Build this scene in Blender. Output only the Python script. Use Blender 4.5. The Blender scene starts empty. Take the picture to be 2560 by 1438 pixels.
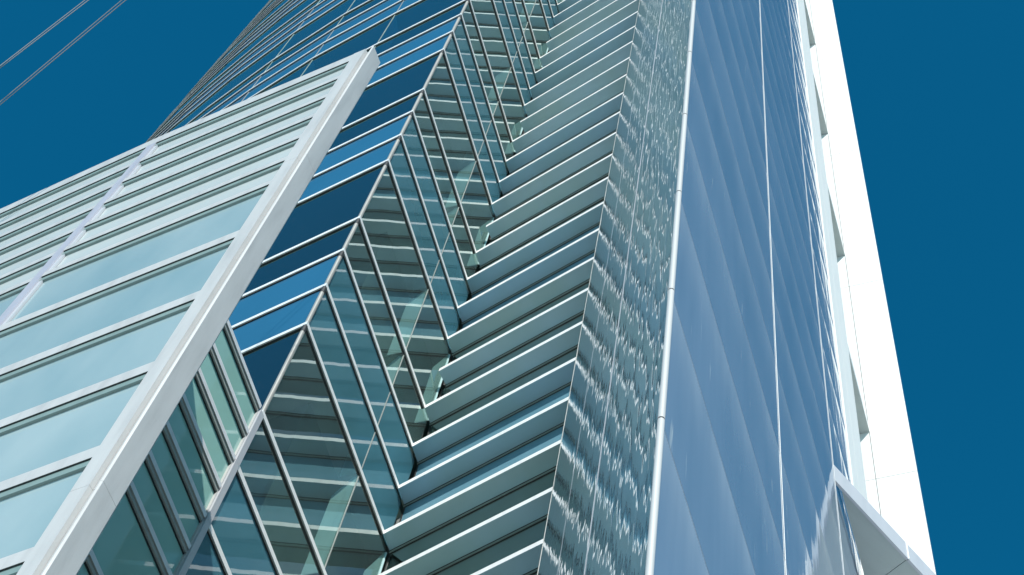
import bpy, math, random
from mathutils import Vector, Matrix
R_ = math.radians
random.seed(7)
sc = bpy.context.scene
COL = sc.collection
CZ = 1.6                                     # eye height of the photographer

# ------------------------------------------------------------------ camera
cam_d = bpy.data.cameras.new('camera'); cam = bpy.data.objects.new('camera', cam_d); COL.objects.link(cam)
cx_ = Vector((0.96501, -0.23539, 0.11556)); cy_ = Vector((-0.26223, -0.86625, 0.42527)); cf_ = Vector((0.0, 0.44069, 0.89766))
cam.matrix_world = Matrix(((cx_.x, cy_.x, -cf_.x, 0), (cx_.y, cy_.y, -cf_.y, 0), (cx_.z, cy_.z, -cf_.z, CZ), (0, 0, 0, 1)))
cam_d.sensor_width = 36; cam_d.lens = 61.0
cam_d.clip_start = 0.05; cam_d.clip_end = 3000
sc.camera = cam

# ------------------------------------------------------------------ sky and sun
SUN_EL, SUN_AZ = 34.0, 186.0                 # azimuth clockwise from +Y
w = bpy.data.worlds.new('World'); sc.world = w; w.use_nodes = True
nt = w.node_tree; nt.nodes.clear()
sky = nt.nodes.new('ShaderNodeTexSky'); sky.sky_type = 'NISHITA'; sky.sun_disc = False
sky.sun_elevation = R_(SUN_EL); sky.sun_rotation = R_(SUN_AZ)
sky.air_density = 1.0; sky.dust_density = 0.2; sky.ozone_density = 4.0; sky.altitude = 300
tint = nt.nodes.new('ShaderNodeMix'); tint.data_type = 'RGBA'; tint.blend_type = 'MULTIPLY'
tint.inputs[0].default_value = 1.0; tint.inputs[7].default_value = (0.04, 1.0, 1.12, 1)
bg = nt.nodes.new('ShaderNodeBackground'); bg.inputs[1].default_value = 0.12
ow = nt.nodes.new('ShaderNodeOutputWorld')
# a bank of thin cloud in the south-east, behind the camera: it only shows in reflections
tcw = nt.nodes.new('ShaderNodeTexCoord'); dp = nt.nodes.new('ShaderNodeVectorMath'); dp.operation = 'DOT_PRODUCT'
dp.inputs[1].default_value = (math.sin(R_(152)) * .643, math.cos(R_(152)) * .643, .766)
nt.links.new(tcw.outputs['Generated'], dp.inputs[0])
mk = nt.nodes.new('ShaderNodeMapRange'); mk.inputs[1].default_value = .76; mk.inputs[2].default_value = .92; nt.links.new(dp.outputs['Value'], mk.inputs[0])
cn = nt.nodes.new('ShaderNodeTexNoise'); cn.inputs['Scale'].default_value = 7; cn.inputs['Detail'].default_value = 7; nt.links.new(tcw.outputs['Generated'], cn.inputs['Vector'])
cr = nt.nodes.new('ShaderNodeMapRange'); cr.inputs[1].default_value = .36; cr.inputs[2].default_value = .66; nt.links.new(cn.outputs[0], cr.inputs[0])
cm = nt.nodes.new('ShaderNodeMath'); cm.operation = 'MULTIPLY'; nt.links.new(mk.outputs[0], cm.inputs[0]); nt.links.new(cr.outputs[0], cm.inputs[1])
cmx = nt.nodes.new('ShaderNodeMix'); cmx.data_type = 'RGBA'; cmx.inputs[7].default_value = (6.5, 7.0, 7.4, 1)
nt.links.new(cm.outputs[0], cmx.inputs[0]); nt.links.new(tint.outputs[2], cmx.inputs[6])
nt.links.new(sky.outputs[0], tint.inputs[6]); nt.links.new(cmx.outputs[2], bg.inputs[0]); nt.links.new(bg.outputs[0], ow.inputs[0])
sd = bpy.data.lights.new('sun', 'SUN'); sd.energy = 5.0; sd.angle = R_(0.5); sd.color = (1.0, 0.965, 0.91)
so = bpy.data.objects.new('sun', sd); COL.objects.link(so)
sv = Vector((math.sin(R_(SUN_AZ)) * math.cos(R_(SUN_EL)), math.cos(R_(SUN_AZ)) * math.cos(R_(SUN_EL)), math.sin(R_(SUN_EL))))
so.rotation_euler = sv.to_track_quat('Z', 'Y').to_euler(); so.location = (0, -30, 60)
sc.view_settings.view_transform = 'Standard'; sc.view_settings.look = 'None'
sc.view_settings.exposure = 0.0; sc.view_settings.gamma = 1.0
sc.cycles.max_bounces = 10; sc.cycles.glossy_bounces = 6; sc.cycles.transmission_bounces = 6
sc.cycles.transparent_max_bounces = 12; sc.cycles.diffuse_bounces = 4

# ------------------------------------------------------------------ materials
def newmat(name):
    m = bpy.data.materials.new(name); m.use_nodes = True
    return m, m.node_tree, m.node_tree.nodes['Principled BSDF']
def setp(b, **k):
    for n, v in k.items(): b.inputs[n].default_value = v
def noise(nt, scale, detail=3, vec=None, rough=.5):
    n = nt.nodes.new('ShaderNodeTexNoise'); n.inputs['Scale'].default_value = scale
    n.inputs['Detail'].default_value = detail; n.inputs['Roughness'].default_value = rough
    if vec is not None: nt.links.new(vec, n.inputs['Vector'])
    return n
def mapping(nt, scale, src='UV', loc=(0, 0, 0)):
    tc = nt.nodes.new('ShaderNodeTexCoord'); mp = nt.nodes.new('ShaderNodeMapping')
    mp.inputs['Scale'].default_value = scale; mp.inputs['Location'].default_value = loc
    nt.links.new(tc.outputs[src], mp.inputs[0]); return mp.outputs[0]
def ramp(nt, src, stops):
    r = nt.nodes.new('ShaderNodeValToRGB'); nt.links.new(src, r.inputs[0])
    while len(r.color_ramp.elements) < len(stops): r.color_ramp.elements.new(.5)
    for e, (p, c) in zip(r.color_ramp.elements, stops): e.position = p; e.color = (*c, 1)
    return r
def bump(nt, src, strength, dist, b):
    n = nt.nodes.new('ShaderNodeBump'); n.inputs['Strength'].default_value = strength; n.inputs['Distance'].default_value = dist
    nt.links.new(src, n.inputs['Height']); nt.links.new(n.outputs[0], b.inputs['Normal']); return n

def paint(name, col, rough=.4, metal=0.0, var=.06, streak=True, spec=.5):
    m, t, b = newmat(name)
    setp(b, **{'Base Color': (*col, 1), 'Roughness': rough, 'Metallic': metal, 'Specular IOR Level': spec})
    v = mapping(t, (3, .35, 1)); n = noise(t, 2.2, 6, v, .6)
    d = tuple(max(0, c * (1 - var * 1.6)) for c in col); l = tuple(min(1, c * (1 + var)) for c in col)
    r = ramp(t, n.outputs[0], [(.3, d), (.5, col), (.75, l)])
    v2 = mapping(t, (60, 60, 60)); n2 = noise(t, 1.5, 2, v2)
    r2 = ramp(t, n2.outputs[0], [(.3, (.93,) * 3), (.7, (1.0,) * 3)])
    mx = t.nodes.new('ShaderNodeMix'); mx.data_type = 'RGBA'; mx.blend_type = 'MULTIPLY'; mx.inputs[0].default_value = .6
    t.links.new(r.outputs[0], mx.inputs[6]); t.links.new(r2.outputs[0], mx.inputs[7]); t.links.new(mx.outputs[2], b.inputs['Base Color'])
    rr = t.nodes.new('ShaderNodeMapRange'); rr.inputs[3].default_value = rough * .8; rr.inputs[4].default_value = min(1, rough * 1.25)
    t.links.new(n.outputs[0], rr.inputs[0]); t.links.new(rr.outputs[0], b.inputs['Roughness'])
    return m

def sheet(name, col, ior, rough, scale, strength, dist, var=.05, col2=None, spots=None):
    """opaque glossy glass or enamel sheet with a waviness of its own"""
    m, t, b = newmat(name)
    setp(b, **{'Roughness': rough, 'IOR': ior})
    v = mapping(t, scale); n = noise(t, 1.0, 2.5, v, .45)
    bump(t, n.outputs[0], strength, dist, b)
    vn = noise(t, .6, 4, mapping(t, (.8, .35, 1), loc=(3, 5, 0)), .55)
    c2 = col2 or tuple(c * (1 + var * 2) for c in col)
    r = ramp(t, vn.outputs[0], [(.35, col), (.65, c2)])
    t.links.new(r.outputs[0], b.inputs['Base Color'])
    return m

def glass(name, tintc, reflect=(1, 1, 1), ior=1.5, wav=(1.3, .5, 1), ws=.10, base=.06, dirt=.03):
    """clear tinted pane: fresnel mirror over a see-through tint, slightly uneven"""
    m = bpy.data.materials.new(name); m.use_nodes = True; t = m.node_tree; t.nodes.clear()
    out = t.nodes.new('ShaderNodeOutputMaterial'); mix = t.nodes.new('ShaderNodeMixShader')
    tr = t.nodes.new('ShaderNodeBsdfTransparent'); tr.inputs[0].default_value = (*tintc, 1)
    gl = t.nodes.new('ShaderNodeBsdfGlossy'); gl.inputs[0].default_value = (*reflect, 1); gl.inputs['Roughness'].default_value = .006
    ge = t.nodes.new('ShaderNodeNewGeometry'); dt = t.nodes.new('ShaderNodeVectorMath'); dt.operation = 'DOT_PRODUCT'
    t.links.new(ge.outputs['Normal'], dt.inputs[0]); t.links.new(ge.outputs['Incoming'], dt.inputs[1])
    ab = t.nodes.new('ShaderNodeMath'); ab.operation = 'ABSOLUTE'; t.links.new(dt.outputs['Value'], ab.inputs[0])
    om = t.nodes.new('ShaderNodeMath'); om.operation = 'SUBTRACT'; om.inputs[0].default_value = 1; t.links.new(ab.outputs[0], om.inputs[1])
    fr = t.nodes.new('ShaderNodeMath'); fr.operation = 'POWER'; fr.inputs[1].default_value = 5; t.links.new(om.outputs[0], fr.inputs[0])   # same from both sides of the pane
    n = noise(t, 1.0, 1.2, mapping(t, wav), .4)
    bp = t.nodes.new('ShaderNodeBump'); bp.inputs['Strength'].default_value = ws; bp.inputs['Distance'].default_value = .02
    t.links.new(n.outputs[0], bp.inputs['Height']); t.links.new(bp.outputs[0], gl.inputs['Normal'])
    ad = t.nodes.new('ShaderNodeMath'); ad.operation = 'MULTIPLY_ADD'; ad.inputs[1].default_value = 1.25; ad.inputs[2].default_value = base + .05; ad.use_clamp = True
    t.links.new(fr.outputs[0], ad.inputs[0]); t.links.new(ad.outputs[0], mix.inputs[0])
    t.links.new(tr.outputs[0], mix.inputs[1]); t.links.new(gl.outputs[0], mix.inputs[2])
    # run-off streaks: thin pale lines of dried water
    df = t.nodes.new('ShaderNodeBsdfDiffuse'); df.inputs[0].default_value = (.65, .72, .72, 1)
    sn = noise(t, 1.0, 2, mapping(t, (34, 2.2, 1), loc=(1.7, .3, 0)), .6)
    sr = t.nodes.new('ShaderNodeMapRange'); sr.inputs[1].default_value = .68; sr.inputs[2].default_value = .80; sr.inputs[4].default_value = dirt * 4; t.links.new(sn.outputs[0], sr.inputs[0])
    a2 = t.nodes.new('ShaderNodeMath'); a2.operation = 'ADD'; a2.inputs[1].default_value = dirt * .5; t.links.new(sr.outputs[0], a2.inputs[0])
    m2 = t.nodes.new('ShaderNodeMixShader'); t.links.new(a2.outputs[0], m2.inputs[0]); t.links.new(mix.outputs[0], m2.inputs[1]); t.links.new(df.outputs[0], m2.inputs[2])
    t.links.new(m2.outputs[0], out.inputs[0]); return m

M = {}
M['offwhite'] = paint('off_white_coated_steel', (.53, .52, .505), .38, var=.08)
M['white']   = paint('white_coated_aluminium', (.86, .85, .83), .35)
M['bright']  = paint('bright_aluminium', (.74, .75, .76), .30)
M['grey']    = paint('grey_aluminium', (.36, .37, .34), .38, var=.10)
M['soffit']  = sheet('blue_grey_enamel', (.29, .46, .48), 1.5, .22, (.5, 1.5, 1), .04, .02, col2=(.33, .52, .61))  # second tone puts the bluish sheen of the soffits into the colour
M['trim']    = paint('green_grey_trim', (.22, .30, .28), .4)
M['steel']   = paint('galvanised_steel', (.36, .35, .32), .45, .2, var=.22)
M['midgrey'] = paint('mid_grey_channel', (.42, .43, .44), .4)
M['black']   = paint('black_gasket', (.02, .022, .022), .5)
M['frost']   = sheet('pale_green_white_panel', (.485, .515, .50), 1.45, .22, (1, .4, 1), .05, .02)
M['palegl']  = sheet('pale_blue_frosted_glass', (.245, .36, .385), 1.5, .10, (1, .4, 1), .06, .02, col2=(.36, .455, .465))  # paler tone: weather streaks, plus cloud reflections put into the colour
M['greengl'] = sheet('green_frosted_glass', (.28, .50, .44), 1.6, .02, (1.2, .4, 1), .08, .02)
M['spandrel']= sheet('blue_spandrel_glass', (.03, .135, .24), 1.55, .02, (1.2, .5, 1), .06, .02)
M['tealspan'] = sheet('teal_blue_spandrel_glass', (.050, .155, .19), 2.0, .02, (1.3, .5, 1), .16, .02, col2=(.06, .185, .235))
M['skyspan'] = sheet('pale_blue_spandrel_glass', (.10, .225, .285), 1.6, .02, (1.3, .5, 1), .08, .02, col2=(.15, .29, .355))
M['visblue'] = glass('dark_blue_glass', (.10, .22, .34), (.55, 1.0, .96), 1.5, base=.08, ws=.05, dirt=.02)
M['clear']   = glass('green_tinted_glass', (.72, .86, .82), (.86, 1.0, .96), 1.55, base=.20, ws=.16, dirt=.05)
M['louvglass'] = glass('grey_green_glass', (.30, .40, .38), (.9, 1.0, .97), 1.5, base=.40, ws=.03, dirt=.0)
M['fin']     = paint('etched_glass_fin', (.48, .66, .66), .3)
M['inner']   = paint('blinds_and_interior', (.07, .105, .10), .8, var=.15)
M['slab']    = paint('slab_edge', (.22, .24, .23), .7)
def clad(name, col, col2, ior, rough, scale, strength, dist, pillow, glint_dirt):
    """enamelled glass sheets: fine vertical ripple, a slight pillow in every 1.5 m sheet, glint streaks painted into the colour, dirt haze at sheet tops"""
    m, t, b = newmat(name); setp(b, Roughness=rough, IOR=ior)
    v = mapping(t, scale); n = noise(t, 1.0, 1.2, v, .4)
    uvn = mapping(t, (1, 1, 1)); sx = t.nodes.new('ShaderNodeSeparateXYZ'); t.links.new(uvn, sx.inputs[0])
    f1 = t.nodes.new('ShaderNodeMath'); f1.operation = 'MULTIPLY_ADD'; f1.inputs[1].default_value = 1 / 1.5; f1.inputs[2].default_value = -(7.5567 + CZ) / 1.5 + 20
    f2 = t.nodes.new('ShaderNodeMath'); f2.operation = 'FRACT'
    f3 = t.nodes.new('ShaderNodeMath'); f3.operation = 'MULTIPLY_ADD'; f3.inputs[1].default_value = 2; f3.inputs[2].default_value = -1
    f4 = t.nodes.new('ShaderNodeMath'); f4.operation = 'ABSOLUTE'; f5 = t.nodes.new('ShaderNodeMath'); f5.operation = 'POWER'; f5.inputs[1].default_value = 4
    t.links.new(sx.outputs[1], f1.inputs[0])
    for p, q in ((f1, f2), (f2, f3), (f3, f4), (f4, f5)): t.links.new(p.outputs[0], q.inputs[0])
    big = noise(t, 1.0, 1, mapping(t, (1.1, .35, 1), loc=(2, 9, 0)), .4)
    s1 = t.nodes.new('ShaderNodeMath'); s1.operation = 'MULTIPLY_ADD'; s1.inputs[1].default_value = -pillow; t.links.new(f5.outputs[0], s1.inputs[0]); t.links.new(n.outputs[0], s1.inputs[2])
    s2 = t.nodes.new('ShaderNodeMath'); s2.operation = 'MULTIPLY_ADD'; s2.inputs[1].default_value = 2.2; t.links.new(big.outputs[0], s2.inputs[0]); t.links.new(s1.outputs[0], s2.inputs[2])
    bump(t, s2.outputs[0], strength, dist, b)
    vn = noise(t, .6, 4, mapping(t, (1.6, .35, 1), loc=(3, 5, 0)), .55)
    r = ramp(t, vn.outputs[0], [(.35, col), (.65, col2)])
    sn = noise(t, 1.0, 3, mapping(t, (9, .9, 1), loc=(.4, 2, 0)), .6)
    sr = t.nodes.new('ShaderNodeMapRange'); sr.inputs[1].default_value = .66; sr.inputs[2].default_value = .76; sr.inputs[4].default_value = glint_dirt; t.links.new(sn.outputs[0], sr.inputs[0])  # sparse pale streaks painted into the colour as glints
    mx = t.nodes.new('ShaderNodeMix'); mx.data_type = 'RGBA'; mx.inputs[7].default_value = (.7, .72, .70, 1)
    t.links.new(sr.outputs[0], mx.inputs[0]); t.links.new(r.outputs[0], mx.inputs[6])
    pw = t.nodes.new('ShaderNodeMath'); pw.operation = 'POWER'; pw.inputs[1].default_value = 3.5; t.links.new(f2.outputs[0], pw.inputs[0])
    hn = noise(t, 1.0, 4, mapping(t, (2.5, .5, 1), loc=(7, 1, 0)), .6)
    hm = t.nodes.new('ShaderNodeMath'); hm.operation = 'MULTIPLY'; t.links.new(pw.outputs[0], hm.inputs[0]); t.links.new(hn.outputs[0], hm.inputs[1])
    hs = t.nodes.new('ShaderNodeMath'); hs.operation = 'MULTIPLY'; hs.inputs[1].default_value = glint_dirt * 1.3; t.links.new(hm.outputs[0], hs.inputs[0])
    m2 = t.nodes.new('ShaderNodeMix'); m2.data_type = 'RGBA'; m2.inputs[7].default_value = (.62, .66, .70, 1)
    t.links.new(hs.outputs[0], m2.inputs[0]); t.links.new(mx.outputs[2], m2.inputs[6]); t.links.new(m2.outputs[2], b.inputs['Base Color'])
    return m
M['s1'] = clad('rippled_blue_grey_glass', (.33, .48, .57), (.37, .52, .61), 1.4, .012, (6.5, .45, 1), .5, .0040, .5, .0)
M['s1'].node_tree.nodes['Principled BSDF'].inputs['Specular IOR Level'].default_value = .36
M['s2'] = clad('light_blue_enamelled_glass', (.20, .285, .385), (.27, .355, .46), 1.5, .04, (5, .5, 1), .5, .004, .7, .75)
M['wall']    = paint('white_rendered_panel', (.74, .74, .72), .55, var=.03)
M['border']  = paint('white_border_panel', (.92, .88, .82), .5, var=.02)
M['canopy']  = paint('grey_green_soffit_board', (.42, .47, .45), .5, var=.04)
M['lav']     = paint('pale_coated_fascia', (.50, .51, .535), .35, var=.03)
M['strip_shade']   = paint('shaded_white_strip', (.42, .42, .475), .4, var=.05)  # white strip, the lilac shade of its turned face put into the colour
M['wire']    = paint('plastic_coated_cable', (.26, .25, .25), .4, .3)
M['roof']    = paint('grey_roofing', (.2, .2, .2), .8)
def groundmat():
    m, t, b = newmat('paving'); v = mapping(t, (1, 1, 1), 'Object')
    br = t.nodes.new('ShaderNodeTexBrick'); br.inputs['Scale'].default_value = 1.2; t.links.new(v, br.inputs[0])
    br.inputs['Color1'].default_value = (.60, .60, .59, 1); br.inputs['Color2'].default_value = (.55, .55, .55, 1); br.inputs['Mortar'].default_value = (.35, .35, .35, 1)
    br.inputs['Mortar Size'].default_value = .01
    t.links.new(br.outputs[0], b.inputs['Base Color']); setp(b, Roughness=.8); return m
M['ground'] = groundmat()

# ------------------------------------------------------------------ mesh helpers
def A(az): return Vector((math.sin(R_(az)), math.cos(R_(az))))
def inward(a, b):                            # left-hand normal of the walk a -> b
    d = (b - a).normalized(); return Vector((-d.y, d.x))
def off(poly, d):
    """mitred offset of a plan polyline; d one number or one per segment"""
    n = len(poly); ds = [d] * (n - 1) if isinstance(d, (int, float)) else list(d); out = []
    for i in range(n):
        if i == 0: out.append(poly[0] + inward(poly[0], poly[1]) * ds[0]); continue
        if i == n - 1: out.append(poly[-1] + inward(poly[-2], poly[-1]) * ds[-1]); continue
        n1 = inward(poly[i - 1], poly[i]); n2 = inward(poly[i], poly[i + 1])
        det = n1.x * n2.y - n1.y * n2.x
        if abs(det) < 1e-6: out.append(poly[i] + n1 * ds[i]); continue
        c1 = n1.dot(poly[i]) + ds[i - 1]; c2 = n2.dot(poly[i]) + ds[i]
        out.append(Vector(((c1 * n2.y - c2 * n1.y) / det, (n1.x * c2 - n2.x * c1) / det)))
    return out

class MB:
    def __init__(s): s.v = []; s.f = []; s.uv = []; s.m = []
    def poly(s, pts, uv=None, mi=0):
        k = len(s.v); s.v += [tuple(p) for p in pts]; s.f.append(tuple(range(k, k + len(pts)))); s.m.append(mi)
        if uv is None:
            a = Vector(pts[0]); e = (Vector(pts[1]) - a); e = e.normalized() if e.length > 1e-9 else Vector((1, 0, 0))
            n = Vector((0, 0, 0))
            for i in range(1, len(pts) - 1): n += (Vector(pts[i]) - a).cross(Vector(pts[i + 1]) - a)
            g = n.cross(e); g = g.normalized() if g.length > 1e-9 else Vector((0, 1, 0))
            uv = [(Vector(p).dot(e), Vector(p).dot(g)) for p in pts]
        s.uv.append(uv)
    def sweep(s, outer, inner, z0, z1, m_front=0, m_other=0, m_bot=None, z0i=None, caps=True):
        """band between two plan polylines, z0..z1"""
        mb = m_other if m_bot is None else m_bot; z0i = z0 if z0i is None else z0i
        acc = 0.
        for i in range(len(outer) - 1):
            a, b, c, d = outer[i], outer[i + 1], inner[i + 1], inner[i]; L = (b - a).length
            s.poly([(a.x, a.y, z0), (b.x, b.y, z0), (b.x, b.y, z1), (a.x, a.y, z1)], [(acc, z0), (acc + L, z0), (acc + L, z1), (acc, z1)], m_front)
            s.poly([(c.x, c.y, z0i), (d.x, d.y, z0i), (d.x, d.y, z1), (c.x, c.y, z1)], [(acc + L, z0), (acc, z0), (acc, z1), (acc + L, z1)], m_other)
            s.poly([(d.x, d.y, z0i), (c.x, c.y, z0i), (b.x, b.y, z0), (a.x, a.y, z0)], [(acc + z0 * 1.9, .4 + z0 * 3.7), (acc + L + z0 * 1.9, .4 + z0 * 3.7), (acc + L + z0 * 1.9, z0 * 3.7), (acc + z0 * 1.9, z0 * 3.7)], mb)
            s.poly([(a.x, a.y, z1), (b.x, b.y, z1), (c.x, c.y, z1), (d.x, d.y, z1)], [(acc, 0), (acc + L, 0), (acc + L, .4), (acc, .4)], m_other)
            acc += L
        if caps:
            for (p, q, fl) in ((outer[0], inner[0], 0), (outer[-1], inner[-1], 1)):
                r = [(q.x, q.y, z0i), (p.x, p.y, z0), (p.x, p.y, z1), (q.x, q.y, z1)]
                s.poly(r[::-1] if fl else r, None, m_other)
        return s
    def prism(s, plan, z0, z1, m=0, mb=None, mt=None):
        n = len(plan)
        for i in range(n):
            a, b = plan[i], plan[(i + 1) % n]
            s.poly([(a.x, a.y, z0), (b.x, b.y, z0), (b.x, b.y, z1), (a.x, a.y, z1)], None, m)
        s.poly([(p.x, p.y, z0) for p in plan][::-1], None, m if mb is None else mb)
        s.poly([(p.x, p.y, z1) for p in plan], None, m if mt is None else mt); return s
    def tube(s, a, b, r, n=12, m=0, cap=True, mc=None):
        a = Vector(a); b = Vector(b); d = (b - a).normalized(); u = d.orthogonal().normalized(); v = d.cross(u); L = (b - a).length
        ra = [a + (u * math.cos(i * 2 * math.pi / n) + v * math.sin(i * 2 * math.pi / n)) * r for i in range(n)]
        rb = [p + (b - a) for p in ra]
        for i in range(n):
            j = (i + 1) % n; s.poly([ra[i], ra[j], rb[j], rb[i]], [(i * .05, 0), (i * .05 + .05, 0), (i * .05 + .05, L), (i * .05, L)], m)
        if cap: s.poly(ra[::-1], None, m if mc is None else mc); s.poly(rb, None, m if mc is None else mc)
        return s
    def build(s, name, mats, parent=None, smooth=False, bevel=0):
        me = bpy.data.meshes.new(name); base = Vector((0, 0, 0))
        p = parent
        while p is not None: base = base + p.location; p = p.parent
        vs = [tuple(Vector(q) - base) for q in s.v]
        me.from_pydata(vs, [], s.f)
        for mm in (mats if isinstance(mats, (list, tuple)) else [mats]): me.materials.append(M[mm])
        ul = me.uv_layers.new(name='UVMap'); k = 0
        for fi, uv in enumerate(s.uv):
            me.polygons[fi].material_index = s.m[fi]
            for q in uv: ul.data[k].uv = (q[0], q[1]); k += 1
        if smooth:
            for pl in me.polygons: pl.use_smooth = len(pl.vertices) == 4
        o = bpy.data.objects.new(name, me); COL.objects.link(o)
        if parent is not None: o.parent = parent
        if bevel:
            import bmesh
            bm = bmesh.new(); bm.from_mesh(me); bmesh.ops.remove_doubles(bm, verts=bm.verts, dist=1e-5)
            bmesh.ops.bevel(bm, geom=[e for e in bm.edges if len(e.link_faces) == 2 and e.calc_face_angle(0) > .5], offset=bevel, segments=2, affect='EDGES', profile=.5)
            bm.to_mesh(me); bm.free()
        return o
def thing(name, label, cat, loc):
    o = bpy.data.objects.new(name, None); COL.objects.link(o); o.location = loc; o.empty_display_size = .3
    o['label'] = label; o['category'] = cat; return o
def pane(a, b, z0, z1, off_uv=None):
    """one upright sheet a->b with 6 mm thickness"""
    m = MB(); n = inward(a, b) * .006
    u0 = random.uniform(0, 50) if off_uv is None else off_uv; L = (b - a).length
    m.poly([(a.x, a.y, z0), (b.x, b.y, z0), (b.x, b.y, z1), (a.x, a.y, z1)], [(u0, z0), (u0 + L, z0), (u0 + L, z1), (u0, z1)])
    return m
def solid_pane(a, b, z0, z1, th=.02, u0=None, s0=0):
    u0 = random.uniform(0, 50) if u0 is None else u0; m = MB(); n = inward(a, b) * th; L = (b - a).length; c, d = b + n, a + n
    m.poly([(a.x, a.y, z0), (b.x, b.y, z0), (b.x, b.y, z1), (a.x, a.y, z1)], [(u0, z0), (u0 + L, z0), (u0 + L, z1), (u0, z1)])
    m.poly([(c.x, c.y, z0), (d.x, d.y, z0), (d.x, d.y, z1), (c.x, c.y, z1)])
    m.poly([(a.x, a.y, z1), (b.x, b.y, z1), (c.x, c.y, z1), (d.x, d.y, z1)]); m.poly([(d.x, d.y, z0), (c.x, c.y, z0), (b.x, b.y, z0), (a.x, a.y, z0)])
    m.poly([(b.x, b.y, z0), (c.x, c.y, z0), (c.x, c.y, z1), (b.x, b.y, z1)]); m.poly([(d.x, d.y, z0), (a.x, a.y, z0), (a.x, a.y, z1), (d.x, d.y, z1)])
    return m

# ------------------------------------------------------------------ ground
g = MB(); g.poly([(-900, -900, 0), (900, -900, 0), (900, 900, 0), (-900, 900, 0)])
go = g.build('ground', 'ground'); go['kind'] = 'structure'

# ================================================================== OFFICE TOWER
H = 1.5; Z0 = 22.0877 + CZ
def Z(k): return Z0 + H * k
F = Vector((-3.1146, 13.9254)); C = Vector((-1.0369, 17.5571)); MAZ, LAZ = 29.775, 137.28
J1 = Vector((-5.3045, 15.8902)); J2 = Vector((-7.3711, 17.8653)); J3 = Vector((-9.3124, 19.9722)); J4 = Vector((-11.1168, 22.1559))
J = [F, J1, J2, J3, J4]
for az in (-36.6, -33.4, -30.2, -27.0, -23.5): J.append(J[-1] + A(az) * 2.86)
E5 = C + A(LAZ) * 5.2
blue = J[::-1]; BM = blue + [C]; TOP = 45
tower = thing('office_tower', 'tall glass office tower with white ribs folding between blue curtain wall and louvred bay', 'building', (F.x, F.y, 0))
missing = lambda k: k % 5 == 1
levels = [k for k in range(-15, TOP + 1) if not missing(k)]
vis = lambda k: True
GD = .040                                    # set-back of the glass behind the rib faces
mo, mg = BM, off(BM, GD + .03)
def bluepoly(pts, k): return pts if k >= 0 else pts[len(blue) - 1:]
b1_, b2_ = off(BM, .010), off(BM, .020)
for k in levels:
    z = Z(k)
    o_, g_, p_, q_ = (bluepoly(q, k) for q in (mo, mg, b1_, b2_))
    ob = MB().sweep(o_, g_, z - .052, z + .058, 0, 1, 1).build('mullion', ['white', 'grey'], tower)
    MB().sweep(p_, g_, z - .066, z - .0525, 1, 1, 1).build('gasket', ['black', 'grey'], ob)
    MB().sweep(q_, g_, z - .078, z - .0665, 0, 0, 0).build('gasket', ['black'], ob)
# louvre fins with deep soffits
LP = [C, E5]; lo, lg = LP, off(LP, .37)
ei = inward(C, E5)
s_in = ei * .37 + A(LAZ) * (-.0)
for k in range(-15, TOP + 1):
    z = Z(k); st = .05 if missing(k) else .0
    a = C + A(LAZ) * (st + .002); b = E5
    # inner end follows the line of the middle face
    ai = C + A(MAZ) * (.37 / math.sin(R_(LAZ - MAZ))) + A(LAZ) * (.11 if missing(k) else .0)
    if missing(k): a = C + A(LAZ) * .02 + A(LAZ) * .03
    m = MB().sweep([a, b], [ai, b + ei * .37], z - .055, z + .065, 0, 0, 1, z0i=z - .055)
    fo = m.build('louvre_fin', ['white', 'soffit'], tower)
    q0 = ai - ei * .045 ; q1 = b + ei * .325
    m = MB().sweep([q0 + ei * .015, q1 + ei * .015], [ai + ei * .0, b + ei * .37], z - .105, z - .0555, 0, 0, 0); m.build('gasket', ['trim'], fo)
    m = MB().sweep([ai - ei * .012, b + ei * .358], [ai, b + ei * .37], z - .118, z - .1055, 0, 0, 0); m.build('gasket', ['black'], fo)
    m = MB().sweep([ai - ei * .036, b + ei * .334], [ai - ei * .031, b + ei * .339], z - .075, z - .0555, 0, 0, 0); m.build('gasket', ['black'], fo)
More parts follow.
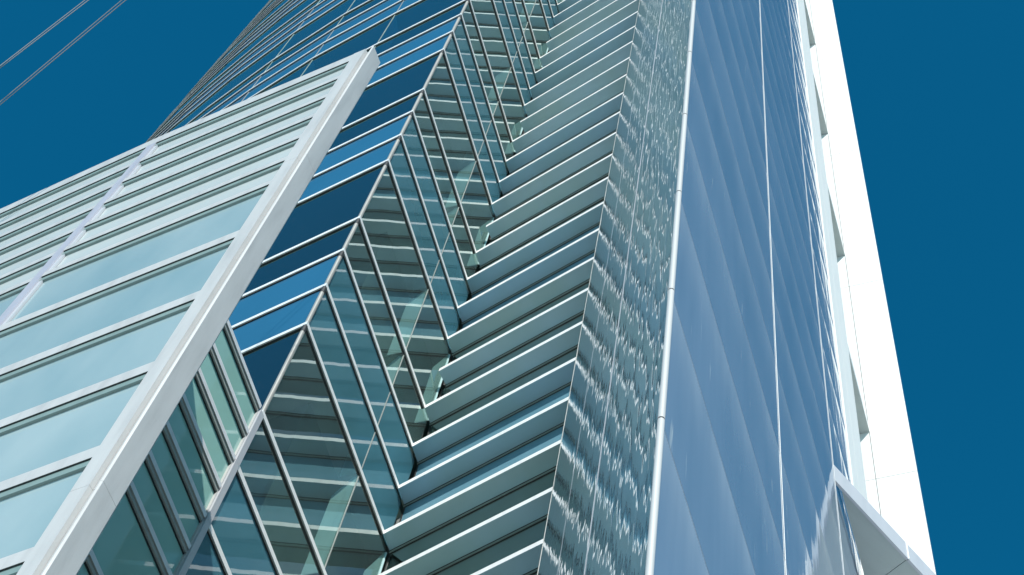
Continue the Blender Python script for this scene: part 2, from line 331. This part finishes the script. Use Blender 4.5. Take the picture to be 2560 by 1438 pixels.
# window rows
rows = []
ks = levels
for a, b in zip(ks, ks[1:]): rows.append((a, b))
gp = off(BM, GD)
glass_pts = gp
nB = len(blue) - 1
JOINT_S = 2.9; lga_ = C + A(MAZ) * (.37 / math.sin(R_(LAZ - MAZ)))
Fg, Cg = gp[nB], gp[nB + 1]
dm = (Cg - Fg).normalized(); Lm = (Cg - Fg).length
cnt = {}
def named(name, parent, m, mats):
    cnt[name] = cnt.get(name, 0) + 1
    return m.build(name, mats, parent)
extra = {'spandrel_panel': MB(), 'blue_window': MB()}
def merge(dst, src):
    k = len(dst.v); dst.v += src.v; dst.f += [tuple(i + k for i in f) for f in src.f]; dst.uv += src.uv; dst.m += src.m
for (ka, kb) in rows:
    z0, z1 = Z(ka) + .03, Z(kb) - .075
    dark = (kb - ka == 2) or (ka % 5 == 4)
    if ka >= 0:
        for i in range(nB):
            a, b = gp[i], gp[i + 1]; d = (b - a).normalized()
            bay = nB - i                     # 1 = next to the fold
            aa = a + d * .008; bb = b - d * (.008 if bay > 1 else .03)
            nm = 'blue_window' if dark else 'spandrel_panel'
            mt = 'visblue' if dark else 'spandrel'
            mm = pane(aa, bb, z0, z1) if dark else solid_pane(aa, bb, z0, z1)
            if bay <= 5 and ka <= 31: named(nm, tower, mm, mt)
            else: merge(extra[nm], mm)
    # middle face, two bays
    if ka >= -8:
        p1 = Fg + dm * .03; p2 = Fg + dm * (JOINT_S - .012); p3 = Fg + dm * (JOINT_S + .012); p4 = Cg + dm * .30
        for pa, pb in ((p1, p2), (p3, p4)):
            if dark: named('glass_window', tower, pane(pa, pb, z0, z1), 'clear')
            else: named('teal_panel', tower, solid_pane(pa, pb, z0, z1), 'tealspan')
        # steel joint strip with bracket and the glass fin behind it
        n = inward(Fg, Cg); j = Fg + dm * JOINT_S
        m = MB().prism([j - dm * .011 - n * .008, j + dm * .011 - n * .008, j + dm * .011 + n * .02, j - dm * .011 + n * .02], z0 - .02, z1 + .02)
        js = m.build('joint_strip', 'grey', tower)
        m = MB().prism([j - dm * .05 - n * .02, j + dm * .05 - n * .02, j + dm * .05 + n * .04, j - dm * .05 + n * .04], z1 - .02, z1 + .015); m.build('bracket', 'black', js)
        q = [(j + n * .03, z0), (j + n * .38, z0), (j + n * .38, z1 - .55), (j + n * .10, z1 - .06), (j + n * .03, z1 - .06)]
        m = MB()
        for sgn in (-1, 1):
            pts = [(p.x + dm.x * .01 * sgn, p.y + dm.y * .01 * sgn, zz) for p, zz in q]; m.poly(pts if sgn < 0 else pts[::-1])
        m.build('glass_fin', 'fin', tower)
        if ka % 5 == 0 and ka < 28:
            jc = lga_ - dm * .06
            q = [(jc + n * .02, z0), (jc + n * .34, z0), (jc + n * .34, z1 - .55), (jc + n * .08, z1 - .06), (jc + n * .02, z1 - .06)]; m = MB()
            for sgn in (-1, 1):
                pts = [(p.x + dm.x * .01 * sgn, p.y + dm.y * .01 * sgn, zz) for p, zz in q]; m.poly(pts if sgn < 0 else pts[::-1])
            m.build('glass_fin', 'fin', tower)
    if ka >= 0:
        for bay in range(1, 5):
            i = nB - bay; j = gp[i]; n = inward(gp[i], gp[i + 1]); d = (gp[i + 1] - gp[i]).normalized()
            if ka > 32: continue
            m = MB().prism([j - d * .012 - n * .010, j + d * .012 - n * .010, j + d * .012 + n * .02, j - d * .012 + n * .02], z0 - .02, z1 + .02)
            m.prism([j - d * .045 - n * .03, j + d * .045 - n * .03, j + d * .045 + n * .0, j - d * .045 + n * .0], z1 + .0, z1 + .035)
            if bay <= 3: m.build('joint_bar', 'steel', tower)
            if dark and bay <= 2:
                q = [(j + n * .03, z0), (j + n * .38, z0), (j + n * .38, z1 - .55), (j + n * .10, z1 - .06), (j + n * .03, z1 - .06)]
                m = MB()
                for sgn in (-1, 1):
                    pts = [(p.x + d.x * .01 * sgn, p.y + d.y * .01 * sgn, zz) for p, zz in q]; m.poly(pts if sgn < 0 else pts[::-1])
                m.build('etched_fin', 'fin', tower)
for nm, mm in extra.items():
    o = mm.build(nm, 'visblue' if nm == 'blue_window' else 'spandrel', tower); o['kind'] = 'stuff'
# louvre bay windows
lgp = off([C, E5], .37); lga = C + A(MAZ) * (.37 / math.sin(R_(LAZ - MAZ)))
for k in range(-8, TOP):
    named('bay_window', tower, pane(lga, lgp[1], Z(k) + .06, Z(k + 1) - .119), 'skyspan' if k % 5 in (2, 3) else 'louvglass')
    m = MB(); c0 = lga; m.prism([c0 - dm * .018, c0 - dm * .018 + A(LAZ) * .02, c0 + A(LAZ) * .03, c0 + dm * .02], Z(k) + .06, Z(k + 1) - .155)
    if k < 26: m.build('corner_trim', 'black', tower)
# fold post: steel tube between the ribs, black socket under each rib
fb = off(BM, .042)[nB]
for (ka, kb) in rows:
    if ka < 0: continue
    z0, z1 = Z(ka) + .055, Z(kb) - .045
    po = MB().tube((fb.x, fb.y, z0 - .01), (fb.x, fb.y, z1 - .20), .040, 20, 0).build('corner_post', 'steel', tower, smooth=True)
    MB().tube((fb.x, fb.y, z1 - .201), (fb.x, fb.y, z1 + .0), .046, 16, 0).build('socket', 'black', po, smooth=True)
# inside: back wall and floor slabs
iw = off(BM, 1.6)
i2 = off([F, C, E5], [1.6, 1.2])
m = MB()
core = iw[:-1] + [C + A(MAZ) * .37 - A(MAZ - 90) * -1.6]
acc = 0
ip = [Vector(p) for p in off(BM + [E5], [1.6] * (nB) + [.75, 1.3])]
for a, b in zip(ip, ip[1:]):
    m.poly([(a.x, a.y, 0), (b.x, b.y, 0), (b.x, b.y, Z(TOP)), (a.x, a.y, Z(TOP))], None)
m.build('inner_wall', 'inner', tower)
full_o = off(BM + [E5], [.13] * nB + [.16, .39])
for k in range(-12, TOP, 5):
    MB().sweep(full_o, ip, Z(k) - .75, Z(k) - .35, 0, 0, 0).build('floor_slab', 'slab', tower)
# flat roof closing the top
m = MB(); far = [ip[-1] + Vector((6, 8)), ip[0] + Vector((10, 3))]
m.poly([(p.x, p.y, Z(TOP) + .06) for p in BM + [E5] + far]); m.build('roof', 'roof', tower)
m = MB(); bp = [E5, far[0], far[1], BM[0]]
for a, b in zip(bp, bp[1:]): m.poly([(a.x, a.y, 0), (b.x, b.y, 0), (b.x, b.y, Z(TOP)), (a.x, a.y, Z(TOP))])
m.build('rear_wall', 'wall', tower)

# ================================================================== LOW ANNEX with its screen
P = Vector((-2.9593, 8.2630)); FAZ = -51.49
S = P + A(FAZ) * 3.04; G1 = S + A(-50.1) * 2.91; G2 = G1 + A(-48.6) * 2.9; G3 = G2 + A(-47.2) * 2.9
Pr = P + A(FAZ) * (-.02); zt = 22.237 + CZ
annex = thing('annex_building', 'low white framed annex with pale glass bands and bright corner post before the tower', 'building', (P.x, P.y, 0))
SP = [G3, G2, G1, S, Pr]
fo, fi = SP, off(SP, .16)
js_ = [0, 1, 2, 3, 4, 5, 6, 8] + list(range(10, 31, 2))
for j in js_:
    z = zt - .75 * j
    hgt = .30 if j == 0 else (.13 if j <= 6 else .19)
    m = MB().sweep(fo, fi, z, z + hgt, 0, 1, 1); ob = m.build('transom', ['offwhite', 'trim'], annex)
    f2 = off(SP, .016); m = MB().sweep(f2, fi, z - .100, z - .004, 0, 0, 0); m.build('gasket', ['trim'], ob)
    f3 = off(SP, .003); m = MB().sweep(f3, fi, z - .004, z - .0005, 0, 0, 0); m.build('gasket', ['black'], ob)
pp = off(SP, .046)
for a_, b_ in zip(js_, js_[1:]):
    z1 = zt - .75 * a_ - .100; z0 = zt - .75 * b_ + (.13 if b_ <= 6 else .19)
    up = b_ <= 6
    for i in range(len(SP) - 1):
        d = (pp[i + 1] - pp[i]).normalized()
        solid_pane(pp[i] + d * .01, pp[i + 1] - d * .01, z0, z1).build('white_panel' if up else 'pale_window', 'frost' if up else 'palegl', annex)
# mullion strip at the bay joint
for V_, wd in ((S, .14), (G1, .14), (G2, .14)):
    dl = A(-50.8); n = Vector((dl.y, -dl.x)) ; n = inward(V_, V_ + A(128.5))
    q = V_ + dl * .05
    for j, (a_, b_) in enumerate(zip(js_, js_[1:])):
        z1 = zt - .75 * a_ - .0; z0 = zt - .75 * b_ + (.13 if b_ <= 6 else .19)
        MB().prism([q - n * .006, q + n * .1, q + dl * wd + n * .1, q + dl * wd - n * .006][::-1], z0 - (.13 if b_ <= 6 else .19) + .003, z1).build('bay_strip', 'strip_shade', annex)
        MB().prism([q - dl * .05 + n * .018, q - dl * .05 + n * .1, q + n * .1, q + n * .018][::-1], z0, z1 - .09).build('bay_cover', 'lav', annex)
# corner post: frame, groove and return, in three lengths
n = inward(S, P); d = A(128.51); rr = A(33.0)
for (za, zb) in ((0, 11.2 + CZ), (11.204 + CZ, 18.4 + CZ), (18.404 + CZ, 22.56 + CZ)):
    a = Pr; b = P + d * .203
    pf = MB().prism([a, b, b + n * .25, a + n * .25], za, zb).build('corner_frame', 'offwhite', annex)
    b2 = b + d * .004; c2 = P + d * .305
    MB().prism([b2 + n * .055, c2 + n * .055, c2 + n * .2, b2 + n * .2], za, zb - .003).build('groove', 'midgrey', annex)
    c3 = P + d * .310; e3 = P + d * .328
    MB().prism([c3 + n * .0, e3 + n * .012, e3 + rr * .258, c3 + rr * .258 + n * .02], za, zb).build('corner_return', 'offwhite', annex)
# box of the annex: green side wall in the plane of the tower's middle face, bottom rails
sideF = F; sdir = A(MAZ)
def SD(s, dpt=0): return sideF + sdir * s + A(MAZ - 90) * dpt
sl = [0, -.5, -1, -1.5, -2, -2.5, -3, -4, -5, -6, -7, -8, -9, -10, -11, -12, -13]
for k in sl:
    z = Z(k)
    m = MB().sweep([SD(-4.17), SD(-.074)], [SD(-4.17, .12), SD(-.074, .12)], z - .05, z + .05, 0, 1, 1); ob = m.build('side_rail', ['bright', 'grey'], annex)
    m = MB().sweep([SD(-4.17, .02), SD(-.074, .02)], [SD(-4.17, .12), SD(-.074, .12)], z - .12, z - .055, 0, 0, 0); m.build('gasket', ['grey'], ob)
    m = MB().sweep([SD(-4.17, .045), SD(-.074, .045)], [SD(-4.17, .12), SD(-.074, .12)], z - .145, z - .123, 0, 0, 0); m.build('gasket', ['black'], ob)
for a_, b_ in zip(sl, sl[1:]):
    solid_pane(SD(-4.17, .06), SD(-.074, .06), Z(b_) + .03, Z(a_) - .10).build('side_window', 'greengl', annex)
# cover strip where the annex side meets the tower glass
for (k0, k1) in ((-.03, -1), (-1, -2), (-2, -3), (-3, -5), (-5, -10), (-10, -15.7)):
    z1, z0 = Z(k0) - .0, Z(k1) + .004
    MB().sweep([SD(-.055, -.012), SD(.065, -.012)], [SD(-.055, .12), SD(.065, .12)], max(0, z0), z1, 0, 0, 0).build('cover_strip', 'lav', annex)
    MB().sweep([SD(-.072, .02), SD(-.057, .02)], [SD(-.072, .12), SD(-.057, .12)], max(0, z0), z1 - .06, 0, 0, 0).build('edge_trim', 'offwhite', annex)
m = MB(); rp = [SD(-.02, .13), SD(-4.17, .13), S + n * .17, G1 + n * .17, G2 + n * .17, G3 + n * .17, J[5] + Vector((0, -.3))] + [q + Vector((-.15, -.15)) for q in J[4:0:-1]]
m.poly([(p.x, p.y, Z0 + .03) for p in rp]); m.build('flat_roof', 'roof', annex)

# ================================================================== STAIR TOWER: sharp glazed prow, white end wall, canopy
Q = Vector((.8896, 4.2020)); S1AZ, S2AZ = 3.0, 31.03
zq = 7.5567 + CZ
def Q1(s, dpt=0): return Q + A(S1AZ) * s + A(S1AZ + 90) * dpt     # into the body
def Q2(s, dpt=0): return Q + A(S2AZ) * s + A(S2AZ - 90) * dpt
E = Q2(8.62); WAZ = 121.03; 
stair = thing('stair_tower', 'blade shaped stair tower of rippled light blue glass with round white corner tube', 'building', (Q.x, Q.y, 0))
ZT = 62.0
S1END = 10.12
c1 = [.028, 2.98, 5.93, S1END]; jz = [zq + H * k for k in range(-6, 36)]
st = {'rippled_panel': MB(), 'blue_panel': MB()}
def tile(name, mat, a, b, z0, z1, vis, u0):
    # each sheet sits a hair out of true
    mm = solid_pane(a, b, z0, z1, .02, u0)
    if vis: mm.build(name, mat, stair)
    else: merge(st[name], mm)
for zi, (z0, z1) in enumerate(zip(jz, jz[1:])):
    for i, (sa, sb) in enumerate(zip(c1, c1[1:])):
        ra, rb = Q1(sa).length, Q1(sb).length; lo_, hi_ = 1.35 * ra + CZ, 3.75 * rb + CZ
        # walk so that inward() points into the body
        tile('rippled_panel', 's1', Q1(sb - .005), Q1(sa + .005), z0 + .006, z1 - .006, z1 > lo_ and z0 < hi_ and z0 < 53, 40 - sb + zi * 7.3)
c2 = [.028, 2.93, 5.79, 7.25]
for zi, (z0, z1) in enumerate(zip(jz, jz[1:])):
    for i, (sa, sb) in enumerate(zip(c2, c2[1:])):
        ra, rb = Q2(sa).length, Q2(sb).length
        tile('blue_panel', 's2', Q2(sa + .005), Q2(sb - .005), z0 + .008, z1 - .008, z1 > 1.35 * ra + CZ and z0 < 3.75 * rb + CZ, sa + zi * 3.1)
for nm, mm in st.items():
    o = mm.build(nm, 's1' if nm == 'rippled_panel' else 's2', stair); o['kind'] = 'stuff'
# dark backing behind the joints
bk = MB(); a, b, c_, d_ = Q1(S1END - .01, .03), Q1(.25, .03), Q2(.25, .03), Q2(7.25, .03)
for p, q in ((a, b), (b, c_), (c_, d_)): bk.poly([(p.x, p.y, 0), (q.x, q.y, 0), (q.x, q.y, ZT), (p.x, p.y, ZT)])
bk.build('backing_wall', 'black', stair)
# corner tube in panel lengths with a fine gap ring
for z0, z1 in zip(jz, jz[1:]):
    t_ = MB().tube((Q.x, Q.y, z0 + .007), (Q.x, Q.y, z1 - .007), .019, 28).build('corner_tube', 'offwhite', stair, smooth=True)
    if z0 < 26: MB().tube((Q.x, Q.y, z1 - .007), (Q.x, Q.y, z1 + .007), .0165, 24).build('joint_ring', 'black', t_, smooth=True)
# vertical cover beads
for s in (2.93, 5.79):
    for z0, z1 in zip(jz, jz[1:]):
        if z1 < 8 or z0 > 50: continue
        MB().tube((*Q2(s, -.004), z0 + .003), (*Q2(s, -.004), z1 - .003), .0032 if s < 3 else .0026, 10).build('cover_bead', 'white', stair, smooth=True)
for s, r in ((2.98, .002), (5.93, .0008)):
    q = Q1(s, -.003); MB().tube((q.x, q.y, 0), (q.x, q.y, ZT - .3), r, 10).build('seam_bead', 'lav', stair, smooth=True)
q0, q1 = Q1(S1END), Q1(S1END, .08)
MB().prism([q0 + A(3) * .02 - A(93) * .006, q0 - A(93) * .006, q1, q1 + A(3) * .02], 0, ZT - .2).build('edge_trim', 'grey', stair)
# white border between the glass and the end wall, in lengths
zs = [0, 5.5, 11.7, 17.9, 20.75 + CZ, 30.0, 36.2, 42.4, 48.6, ZT]
for z0, z1 in zip(zs, zs[1:]):
    MB().sweep([Q2(7.255, -.012), Q2(7.78, -.012)], [Q2(7.255, .2), Q2(7.78, .2)], z0 + .004, z1 - .004).build('white_border', 'border', stair)
    MB().sweep([Q2(7.788, -.012), Q2(8.615, -.012)], [Q2(7.788, .2), Q2(8.615, .2)], z0 + .004, z1 - .004).build('white_border', 'border', stair)
# end wall, set back behind the glass blade, and the landings that bridge the gap
EB = E + A(S2AZ) * 2.74; WR = EB + A(WAZ) * .569
def WW(s, dpt=0): return EB + A(WAZ) * s + A(WAZ - 90) * dpt
jw = [0] + [25.15 + CZ + 7.5 * k for k in range(-3, 6)] + [ZT]
XS = [-1.6, -.109, .569]
for z0, z1 in zip(jw, jw[1:]):
    for xa, xb in zip(XS, XS[1:]):
        MB().sweep([WW(xa), WW(xb - (.010 if xb < 0 else 0))], [WW(xa, .1), WW(xb - (.010 if xb < 0 else 0), .1)], z0 + .008, z1 - .008).build('wall_panel', 'wall', stair)
e1_, e2_ = Q2(8.62, .0), Q2(8.62, 1.6)
m = MB(); m.poly([(e1_.x, e1_.y, 0), (e2_.x, e2_.y, 0), (e2_.x, e2_.y, ZT), (e1_.x, e1_.y, ZT)])
e3_ = Q2(8.62 + 2.74, 1.6); m.poly([(e2_.x, e2_.y, 0), (e3_.x, e3_.y, 0), (e3_.x, e3_.y, ZT), (e2_.x, e2_.y, ZT)]); m.build('recess_wall', 'wall', stair)
for k in range(-3, 5):
    zb = 26.7 + CZ + 7.5 * k
    p = [Q2(8.63, .11), Q2(8.62 + 2.735, .11), Q2(8.62 + 2.735, 1.59), Q2(8.63, 1.59)]
    MB().prism(p[::-1], zb, zb + .30, 0, 1, 0).build('landing', ['wall', 'canopy'], stair)
# right flank, rear and top of the stair tower
rear = [WR + A(22) * 6.0, Q1(S1END) + A(30) * 1.2 + A(120) * 3.2]
m = MB()
for p, q in ((WR, rear[0]), (rear[0], rear[1]), (rear[1], Q1(S1END, .06))): m.poly([(p.x, p.y, 0), (q.x, q.y, 0), (q.x, q.y, ZT), (p.x, p.y, ZT)])
m.poly([(p.x, p.y, ZT) for p in (Q1(S1END), Q, Q2(8.62), EB, WR, rear[0], rear[1])])
m.build('rear_wall', 'wall', stair)
# canopy wedge in the corner between the light blue face and the end wall
V2 = Q2(5.802, -.004); CAZ = 56.2
def CC(t, dpt=0): return V2 + A(CAZ) * t + A(CAZ - 90) * dpt
zc0, zc1 = 16.225 + CZ, 16.548 + CZ
# meet the end wall plane
def hitW(p, az):
    dd = A(az); nn = A(WAZ - 90); return p + dd * ((EB - p).dot(nn) / dd.dot(nn))
tW = (hitW(V2, CAZ) - V2).length
def edge(t): return CC(t)
backL = Q2(8.60, -.014)
segs = [0, 1.285, 2.57, max(tW, 3.3)]
for i, (t0, t1) in enumerate(zip(segs, segs[1:])):
    a, b = CC(t0 + (.004 if i else 0)), CC(t1 - .004)
    MB().sweep([a, b], [CC(t0 + (.004 if i else .02), .03), CC(t1 - .004, .03)], zc0, zc1).build('canopy_fascia', 'lav', stair)
    if i: MB().tube((*CC(t0, -.004), zc0), (*CC(t0, -.004), zc1), .008, 10).build('fascia_bead', 'white', stair, smooth=True)
# soffit boards: strip beside the glass, then boards split square to the fascia
def sof(pts, name='canopy_soffit'):
    m = MB(); m.poly([(p.x, p.y, zc0 + .012) for p in pts][::-1]); m.poly([(p.x, p.y, zc1 - .01) for p in pts])
    n_ = len(pts)
    for i in range(n_):
        a, b = pts[i], pts[(i + 1) % n_]; m.poly([(a.x, a.y, zc0 + .012), (b.x, b.y, zc0 + .012), (b.x, b.y, zc1 - .01), (a.x, a.y, zc1 - .01)])
    m.build(name, 'canopy', stair)
jd = A(-29.6)
def hit2(p, az, off_):                       # hit the line parallel to the glass at distance off_
    dd = A(az); nn = A(S2AZ + 90); q = Q2(0) + nn * off_; return p + dd * ((q - p).dot(nn) / dd.dot(nn))
g0 = .028
p0 = hit2(CC(0, .032), CAZ, g0 + .012)
a1, a2 = CC(1.281, .032), CC(1.289, .032); b1, b2 = CC(2.566, .032), CC(2.574, .032); e1 = hitW(CC(0, .032), CAZ) if tW > 3 else CC(3.2, .032)
sof([p0, a1, hit2(a1, -29.6, g0 + .012)])
h1, h2 = hit2(a2, -29.6, g0 + .012), hit2(b1, -29.6, g0 + .012)
sof([h1, a2, b1, h2])

# ================================================================== CABLES over the forecourt
dirs = [((-.30296, .38035, .87382), (-.26923, .34036, .90093)), ((-.30271, .38135, .87346), (-.26743, .34005, .90158)),
        ((-.29844, .39834, .86733), (-.25076, .33713, .90745)), ((-.29808, .39973, .86681), (-.24874, .33676, .90814))]
labs = ['thin cable in the top left sky, outer wire of the upper pair', 'thin cable in the top left sky, inner wire of the upper pair',
        'thin cable in the top left sky, outer wire of the lower pair', 'thin cable in the top left sky, innermost wire nearest the towers']
for (da, db), lb in zip(dirs, labs):
    a = Vector(da) * 26 + Vector((0, 0, CZ)); b = Vector(db) * 27 + Vector((0, 0, CZ)); dd = (b - a)
    p, q = a - dd * 6, b + dd * 5
    mid = (p + q) / 2
    o = MB().tube(p, q, .0075, 8).build('overhead_cable', 'wire', None, smooth=True)
    for v in o.data.vertices: v.co -= mid
    o.location = mid; o['label'] = lb; o['category'] = 'cable'; o['group'] = 'overhead cables in the top left sky'
